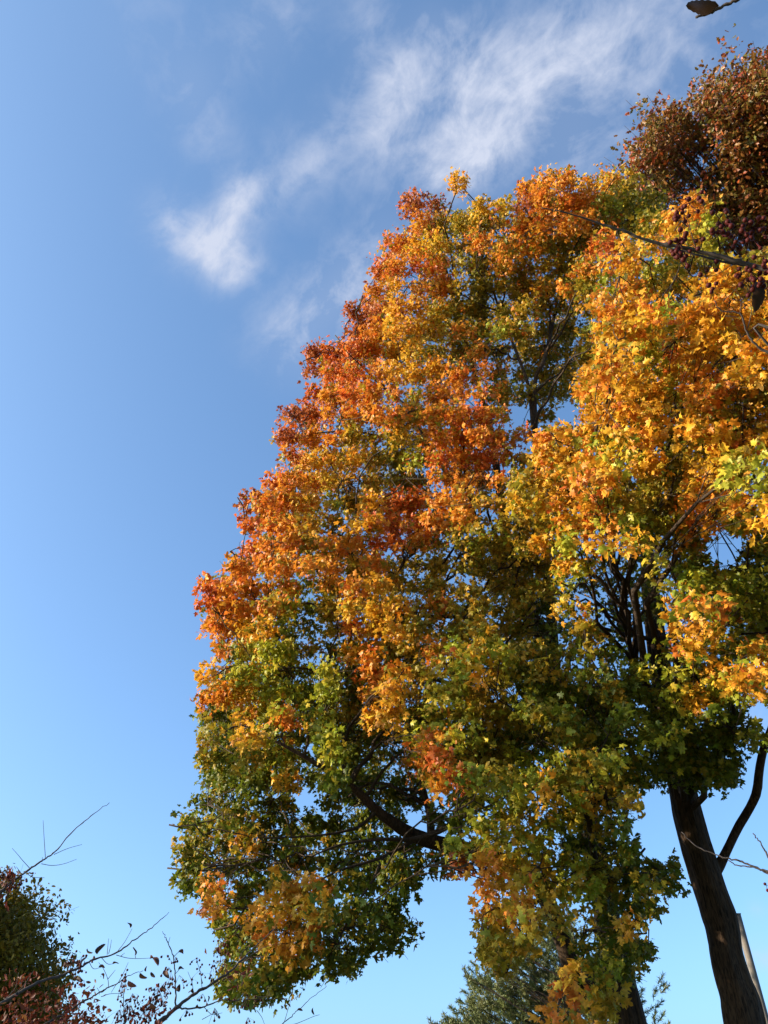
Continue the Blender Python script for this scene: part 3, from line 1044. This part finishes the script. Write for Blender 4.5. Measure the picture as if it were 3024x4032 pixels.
class Thorn:
    def __init__(self, name, label, base, crotch):
        self.t = empty(name, base)
        tag(self.t, label, 'tree')
        self.base, self.crotch = np.array(base), np.array(crotch)
        tb = Tubes()
        tb.add(spline([self.base + [0, 0, -.1], (self.base + self.crotch) / 2 + [.06, .03, 0], self.crotch], 24), np.linspace(0.11, 0.075, 24), 16, .12, 5)
        tb.build('trunk', M_HAW, self.t)
        self.B = []

    def branch(self, pts, r0, r1, root=None, n=None):
        pts = [np.asarray(p) for p in pts]
        if root is not None:
            pts = [np.asarray(q) for q in root] + pts
        n = n or max(8, 6 * len(pts))
        path = spline(pts, n)
        L_ = np.linalg.norm(path[-1] - path[0])
        path[1:-1] += rng.normal(0, 0.0004 * np.linalg.norm(path[n // 2] - EYE), (n - 2, 3))
        rad = np.linspace(r0, r1, n) * (1 + .12 * rng.standard_normal(n).clip(-1, 2))
        tb = Tubes()
        tb.add(path, rad, 8)
        tb.build('branch', M_HAW, self.t)
        return path

    def twigs(self, tw, r=0.0019):
        for pts in tw:
            tb = Tubes()
            path = spline(pts, max(6, 5 * len(pts)))
            tb.add(path, np.linspace(r, r * .55, len(path)), 5)
            tb.build('twig', M_HAW, self.t)

    def berries(self, c, n, spread, r=0.006):
        """single stalked berries; past the first 100 of a tree the rest go into one part"""
        for _ in range(n):
            q = np.asarray(c) + rng.normal(0, spread, 3)
            rr = r * rng.uniform(.8, 1.15)
            up = q + [0, 0, rr]
            top = np.asarray(c) + [0, 0, spread * 1.2]
            stalk = spline([top, (q + c) / 2 + [0, 0, spread * .8], up], 5)
            zs = np.cos(np.linspace(0, math.pi, 8))[1:]
            pts = np.vstack([stalk[:-1], q + np.outer(zs * rr, [0, 0, 1])])
            rad = np.concatenate([np.full(4, .0008), np.maximum(np.sqrt(np.maximum(0, 1 - zs ** 2)) * rr, 1e-4)])
            tb = Tubes()
            # rings stay level so the fruit is round whatever way the stalk bends
            ang = np.linspace(0, 2 * math.pi, 9, endpoint=False)
            ring = np.stack([np.cos(ang), np.sin(ang), 0 * ang], 1)
            V = (pts[:, None, :] + rad[:, None, None] * ring[None]).reshape(-1, 3)
            a = (np.arange(len(pts) - 1)[:, None] * 9 + np.arange(9)[None]).ravel()
            b = (np.arange(len(pts) - 1)[:, None] * 9 + ((np.arange(9) + 1) % 9)[None]).ravel()
            f = np.vstack([np.stack([a, a + 9, b], 1), np.stack([b, a + 9, b + 9], 1)])
            self.B.append((V, f, np.linalg.norm(q - EYE)))

    def finish(self):
        order = np.argsort([d for _, _, d in self.B], kind='stable')
        rest = []
        for n_, i in enumerate(order):
            V, f, _ = self.B[i]
            if n_ < 100:
                me = mesh_arrays('berry', V, f)
                me.polygons.foreach_set('use_smooth', np.ones(len(f), dtype=bool))
                link_mesh('berry', me, M_BERRY, self.t)
            else:
                rest.append((V, f))
        if rest:
            k, vs, fs = 0, [], []
            for V, f in rest:
                vs.append(V)
                fs.append(f + k)
                k += len(V)
            me = mesh_arrays('berries', np.vstack(vs), np.vstack(fs))
            me.polygons.foreach_set('use_smooth', np.ones(len(me.polygons), dtype=bool))
            tag(link_mesh('berries', me, M_BERRY, self.t), kind='stuff')

    def leaf(self, base, tip, width=.5, curl=.6, roll=None):
        base, tip = np.asarray(base), np.asarray(tip)
        T = tip - base
        L_ = np.linalg.norm(T)
        nrm = rng.normal(0, 1, 3) if roll is None else np.array(roll, float)
        nrm = norm(nrm - T / L_ * np.dot(nrm, T / L_))
        B = np.cross(T / L_, nrm)
        ys = np.linspace(0, 1, 13)
        prof = np.sin(np.pi * ys ** .8) ** .55
        prof[0], prof[-1] = .03, .02
        serr = np.where(np.arange(13) % 2 == 1, 1.07, .93)
        xs = np.array([-1, -.5, 0, .5, 1.0])
        V = []
        for y, w, s in zip(ys, prof, serr):
            for x in xs:
                wx = x * w * width * .5 * (s if abs(x) == 1 else 1)
                a = curl * x * 1.4
                zz = curl * .35 * w * width * x * x + .06 * math.sin(5 * y + x)
                V.append(base + L_ * (y * T / L_ + wx * math.cos(a * .6) * B + (zz - .18 * curl * y * y) * nrm))
        V = np.array(V)
        f = []
        for i in range(12):
            for j in range(4):
                a = i * 5 + j
                f += [(a, a + 1, a + 6), (a, a + 6, a + 5)]
        fc = np.repeat(pick('dry', 1, .2), len(f), 0)
        me = mesh_arrays('withered_leaf', V, np.array(f), fc)
        link_mesh('withered_leaf', me, M_DRY, self.t)


def left_thorn():
    D = 5.0
    sc = 1659 / 1100.0
    A = lambda x, y, d=D: atd(*conv((x, y), 0, 3000, sc), d)
    sc2 = 1659 / 840.0
    E = lambda x, y, d=D: atd(*conv((x, y), 504, 3360, sc2), d)
    base = np.array([-2.7, 3.9, 0.0])
    crotch = np.array([-2.6, 4.0, 1.25])
    th = Thorn('hawthorn_tree', 'nearly bare thorn tree with dark red berries and withered leaves at lower left', base, crotch)
    lm = np.array([-2.5, 4.2, 1.7])
    th.branch([A(-60, 815), A(0, 770), A(100, 690), A(180, 635), A(270, 575), A(330, 530), A(440, 405), A(540, 320), A(650, 242)], .0085, .0016, [crotch, [-2.75, 4.3, 2.1]], 60)
    th.branch([A(0, 1440, 4.8), A(100, 1380, 4.8), A(250, 1300, 4.85), A(370, 1265, 4.9), A(480, 1215, 4.9), A(560, 1170, 5), A(680, 1140, 5), A(780, 1070, 5), A(860, 1015, 5.05), A(930, 960, 5.05), A(1003, 893, 5.1)], .0095, .0014, [crotch, lm], 70)
    th.branch([A(380, 1500, 5.1), A(480, 1430, 5.1), A(580, 1375, 5.1), A(640, 1340, 5.1), A(700, 1315, 5.1), A(760, 1270, 5.1), A(850, 1240, 5.1)], .007, .0014, [crotch, A(150, 1640, 5.0)], 50)
    th.branch([A(900, 1590, 5.2), A(1040, 1465, 5.2), A(1140, 1390, 5.2), A(1270, 1310, 5.2), A(1370, 1240, 5.2), A(1450, 1160, 5.25), A(1530, 1080, 5.3), A(1640, 985, 5.3)], .016, .0018, [crotch, [-2.0, 4.5, 1.45], A(700, 1720, 5.2)], 70)
    th.branch([A(1060, 1455, 5.2), A(1100, 1465, 5.2), A(1210, 1455, 5.2), A(1300, 1420, 5.2), A(1400, 1415, 5.2), A(1530, 1408, 5.2), A(1650, 1405, 5.2)], .005, .0012)
    th.branch([A(1045, 1450, 5.2), A(1042, 1300, 5.2), A(1030, 1160, 5.2), A(990, 1060, 5.2), A(965, 1005, 5.2)], .0048, .0013)
    th.branch([A(738, 1590, 5.2), A(735, 1470, 5.2), A(735, 1380, 5.2), A(748, 1280, 5.2)], .0045, .0013, [A(700, 1720, 5.2)])
    th.branch([E(1150, 1360, 5.4), E(1230, 1300, 5.4), E(1300, 1240, 5.4), E(1400, 1150, 5.4), E(1545, 1030, 5.4)], .004, .0012, [A(700, 1720, 5.2), E(900, 1480, 5.3)])
    tw = [[A(270, 575), A(262, 455), A(256, 347)], [A(320, 550), A(400, 515), A(487, 490)], [A(245, 605), A(310, 615), A(380, 605), A(455, 578)], [A(180, 635), A(130, 580), A(110, 555), A(72, 513)],
          [A(130, 668), A(97, 622)], [A(165, 668), A(200, 685), A(265, 688)], [A(250, 595), A(252, 565)],
          [A(690, 1135), A(740, 1070), A(785, 990)], [A(636, 1145), A(640, 1100), A(645, 1048)], [A(645, 1140), A(655, 1100), A(662, 1055)], [A(690, 1147), A(760, 1165), A(830, 1168), A(890, 1165)],
          [A(715, 1155), A(740, 1135)], [A(600, 1160), A(640, 1200), A(685, 1195)], [A(530, 1190), A(555, 1228), A(600, 1220)], [A(805, 1165), A(802, 1140)],
          [A(645, 1335), A(640, 1290), A(615, 1230), A(585, 1190)], [A(640, 1290), A(665, 1260), A(685, 1235)], [A(700, 1315), A(735, 1250), A(762, 1190)], [A(600, 1395), A(650, 1378), A(715, 1375)],
          [A(640, 1340), A(600, 1370), A(575, 1340)], [A(690, 1320), A(660, 1370)],
          [A(1200, 1345, 5.2), A(1190, 1250, 5.2), A(1165, 1175, 5.2)], [A(1150, 1380, 5.2), A(1140, 1310, 5.2), A(1115, 1245, 5.2)], [A(1290, 1300, 5.2), A(1310, 1180, 5.2), A(1310, 1070, 5.2)],
          [A(1330, 1270, 5.2), A(1345, 1190, 5.2), A(1350, 1110, 5.2)], [A(1030, 1160, 5.2), A(1060, 1130, 5.2), A(1085, 1125, 5.2)], [A(1040, 1260, 5.2), A(1075, 1220, 5.2)], [A(1000, 1075, 5.2), A(1010, 1040, 5.2)],
          [A(1380, 1235, 5.2), A(1440, 1130, 5.2), A(1500, 1070, 5.2)], [A(1420, 1195, 5.2), A(1550, 1110, 5.2), A(1640, 1080, 5.2)], [A(1130, 1400, 5.2), A(1240, 1330, 5.2)],
          [A(1210, 1455, 5.2), A(1260, 1500, 5.2), A(1320, 1490, 5.2)], [A(1200, 1530, 5.2), A(1290, 1480, 5.2)], [A(735, 1400, 5.2), A(700, 1390, 5.2)], [A(737, 1450, 5.2), A(790, 1400, 5.2)],
          [E(1215, 1315, 5.4), E(1240, 1230, 5.4), E(1270, 1130, 5.4)], [E(1240, 1130, 5.2), E(1180, 1130, 5.2)], [E(1190, 1345, 5.4), E(1300, 1327, 5.4), E(1440, 1270, 5.4), E(1490, 1255, 5.4)], [E(1000, 1220, 5.4), E(1040, 1275, 5.4), E(1065, 1340, 5.4)],
          [E(1000, 1120, 5.3), E(1100, 1105, 5.3), E(1080, 1040, 5.3), E(1170, 1030, 5.3)], [E(1250, 1040, 5.3), E(1305, 1010, 5.3)]]
    tw = [[A(0, 1440, 4.8), A(60, 1380, 4.8), A(95, 1330, 4.8), A(110, 1250, 4.8)], [A(60, 1400, 4.8), A(130, 1340, 4.8), A(200, 1240, 4.8)]] + tw
    th.twigs(tw)
    for (x, y, n, s, d) in [(30, 690, 16, .035, 5), (120, 715, 8, .03, 5), (60, 740, 12, .04, 5), (480, 1190, 10, .03, 4.9), (430, 1190, 8, .03, 4.9), (435, 1265, 8, .035, 4.9), (450, 1235, 5, .02, 4.9), (495, 1320, 4, .02, 5),
                            (1000, 1255, 9, .03, 5.2), (1010, 1310, 7, .03, 5.2), (1060, 1300, 4, .03, 5.2), (1240, 1290, 7, .03, 5.2), (1260, 1240, 7, .03, 5.2), (1310, 1100, 9, .03, 5.2), (1315, 1160, 7, .03, 5.2),
                            (1350, 1170, 6, .025, 5.2), (1170, 1190, 5, .025, 5.2), (1180, 1270, 6, .03, 5.2), (1395, 1440, 6, .04, 5.2), (1480, 1425, 6, .035, 5.2), (1530, 1440, 4, .03, 5.2), (1270, 1500, 8, .035, 5.2),
                            (740, 1300, 10, .03, 5.2), (715, 1340, 7, .03, 5.2), (780, 1420, 9, .04, 5.2), (735, 1460, 8, .035, 5.2), (760, 1500, 9, .04, 5.2), (930, 1400, 16, .05, 5.2), (900, 1460, 18, .05, 5.2),
                            (960, 1370, 10, .04, 5.2), (860, 1500, 16, .05, 5.2), (700, 1530, 14, .05, 5.2), (1100, 1520, 8, .04, 5.2), (985, 1180, 4, .03, 5.2), (1040, 1180, 4, .02, 5.2), (1145, 1320, 4, .025, 5.2), (1200, 1410, 5, .03, 5.2),
                            (1470, 1545, 7, .025, 5.3)]:
        th.berries(A(x, y, d), n, s * .75)
    lf = [(772, 985, 765, 950), (575, 1140, 612, 1085), (520, 1110, 540, 1140), (560, 1150, 556, 1175), (800, 1148, 800, 1100), (890, 1165, 945, 1190), (668, 1200, 705, 1190), (585, 1220, 625, 1215), (600, 1262, 622, 1282),
          (830, 1255, 870, 1290), (895, 1248, 918, 1280), (866, 1245, 868, 1212), (760, 1300, 800, 1335), (1060, 1128, 1095, 1130), (1060, 1235, 1092, 1220), (985, 1240, 995, 1275), (1025, 1310, 1000, 1345), (1070, 1320, 1055, 1370),
          (1280, 1345, 1290, 1370), (1235, 1390, 1240, 1420), (1305, 1065, 1318, 1090), (1140, 1345, 1128, 1375), (1170, 1440, 1190, 1465), (380, 1190, 420, 1205), (430, 1200, 490, 1205), (485, 1200, 505, 1160), (450, 1290, 480, 1298), (470, 1275, 490, 1300),
          (40, 695, 90, 700), (60, 715, 20, 740), (75, 730, 100, 760), (1320, 1395, 1300, 1415), (790, 1410, 800, 1440), (890, 1440, 920, 1460), (770, 1450, 790, 1480), (940, 1380, 920, 1420), (960, 1330, 985, 1360)]
    for (x0, y0, x1, y1) in lf:
        th.leaf(A(x0, y0, 5.05), A(x0 + (x1 - x0) * 1.05, y0 + (y1 - y0) * 1.05, 5.05 + rng.normal() * .03), .6, .9)
    for (x0, y0, x1, y1) in [(1315, 1218, 1360, 1218), (1440, 1200, 1440, 1258), (1190, 1130, 1225, 1138)]:
        th.leaf(E(x0, y0, 5.4), E(x1, y1, 5.4), .6, .9)
    # remaining dark red leaves on the inner twigs
    cr = Crown((-2.6, 4.0))
    for (x0, y0, x1, y1, n, d) in [(330, 1330, 590, 1560, 70, 5.3), (60, 1260, 240, 1420, 26, 5.3), (100, 1400, 330, 1600, 64, 5.3), (560, 1500, 960, 1570, 22, 5.3), (0, 1450, 160, 1620, 36, 5.2), (-200, 1300, 40, 1650, 60, 5.2), (0, 660, 70, 760, 16, 5.1),
                                   (860, 1330, 990, 1520, 22, 5.25), (1280, 1060, 1350, 1200, 5, 5.2), (1330, 1150, 1520, 1300, 14, 5.3), (330, 1500, 560, 1600, 60, 5.3), (690, 1300, 800, 1540, 10, 5.25)]:
        for _ in range(n):
            cr.spray_clump(A(rng.uniform(x0, x1), rng.uniform(y0, y1), d + rng.normal() * .25), .03, 1, 3, 'red', .026, .2)
    cr.build(ELLIPSE, M_BUSH, th.t, name='foliage')
    th.finish()


left_thorn()


def right_thorn():
    sc = 1659 / 840.0
    T = lambda x, y, d=1.5: atd(*conv((x, y), 2184, 0, sc), d)
    G = lambda x, y, d=2.0: atd(*conv((x, y), 2184, 672, sc), d)
    K = lambda x, y, d=3.2: atd(*conv((x, y), 2184, 3360, sc), d)
    J = lambda x, y, d=3.2: atd(*conv((x, y), 2184, 2688, sc), d)
    base = np.array([3.1, 1.5, 0.0])
    crotch = np.array([2.9, 1.5, 1.7])
    th = Thorn('hawthorn_tree', 'thorn tree reaching overhead from the right edge with a berried branch and single leaf', base, crotch)
    th.branch([T(1700, -140), T(1560, -70), T(1410, 0), T(1280, 60), T(1200, 105), T(1095, 133)], .0042, .0017, [crotch, [2.4, 1.0, 2.6], [1.4, .8, 3.1]], 60)
    th.branch([G(1900, 860), G(1659, 780), G(1480, 720), G(1330, 680), G(1100, 620), G(910, 580), G(800, 560), G(640, 515), G(530, 465), G(400, 430), G(200, 360), G(0, 310), G(-100, 285)], .0080, .0011, [crotch, [2.7, 1.6, 2.4], G(2500, 1090)], 80)
    th.branch([G(1480, 730, 2.02), G(1280, 700, 2.02), G(1060, 640, 2.02), G(900, 600, 2.02), G(780, 570, 2.02), G(690, 540, 2.02)], .0035, .001)
    th.branch([G(1700, 1420), G(1540, 1327), G(1480, 1220), G(1440, 1110), G(1300, 1090), G(1240, 1010)], .0040, .0009, [crotch, G(2300, 1500)])
    th.branch([K(1850, 200), K(1659, 140), K(1540, 100), K(1440, 60), K(1350, 40), K(1240, 5), J(1100, 1270), J(985, 1160)], .0050, .0013, [crotch, K(2300, 420)], 50)
    th.branch([K(1850, 215), K(1659, 155), K(1560, 110), K(1430, 95), K(1350, 55)], .0042, .0016, [K(2300, 430)])
    th.branch([J(1760, 1500), J(1650, 1327), J(1600, 1250), J(1540, 1170)], .0042, .0018, [K(2300, 420)])
    th.twigs([[G(1100, 610), G(1060, 480), G(1045, 400), G(1010, 340)], [G(1400, 720), G(1290, 790), G(1200, 830)], [G(1510, 725), G(1510, 630), G(1510, 540)], [G(1440, 1110), G(1450, 1000), G(1410, 930)],
              [G(1500, 1230), G(1530, 1100), G(1520, 1030)], [G(1310, 1010), G(1380, 950), G(1450, 870)], [G(1320, 1130), G(1400, 1135), G(1440, 1150)], [G(1570, 1327), G(1659, 1220)], [G(990, 600), G(985, 540)], [G(1480, 720), G(1540, 780)], [G(1600, 760), G(1640, 690)], [T(1262, 60), T(1280, 62)]], .0010)
    for (x, y, n, s) in [(985, 600, 15, .018), (985, 670, 7, .013), (1010, 300, 9, .016), (950, 370, 4, .010), (1060, 285, 4, .012), (1330, 440, 11, .018), (1290, 410, 5, .014), (1480, 490, 12, .020), (1560, 480, 8, .016), (1185, 775, 3, .010),
                         (1195, 915, 1, .004), (1255, 940, 3, .008), (1130, 810, 1, .003), (1545, 820, 12, .018), (1600, 860, 6, .014), (1640, 700, 7, .014), (1470, 815, 3, .010), (1490, 860, 4, .010), (1040, 560, 3, .010)]:
        th.berries(G(x, y, 1.98), n, s, .0058)
    th.berries(K(1652, 268), 3, .008)
    th.leaf(T(1270, 50), T(1003, 52, 1.47), .40, .45, roll=(0.05, .55, .85))
    th.leaf(G(1565, 850), G(1580, 1090, 1.97), .46, .55, roll=(.25, -1, .2))
    th.leaf(G(975, 540), G(960, 610), .8, .9)
    th.leaf(G(1020, 300), G(985, 350), .6, .9)
    th.leaf(G(1150, 940), G(1080, 985), .35, .9)
    th.leaf(G(1640, 960), G(1700, 1010), .5, .9)
    th.leaf(G(1210, 740), G(1180, 790), .5, .9)
    th.finish()


right_thorn()
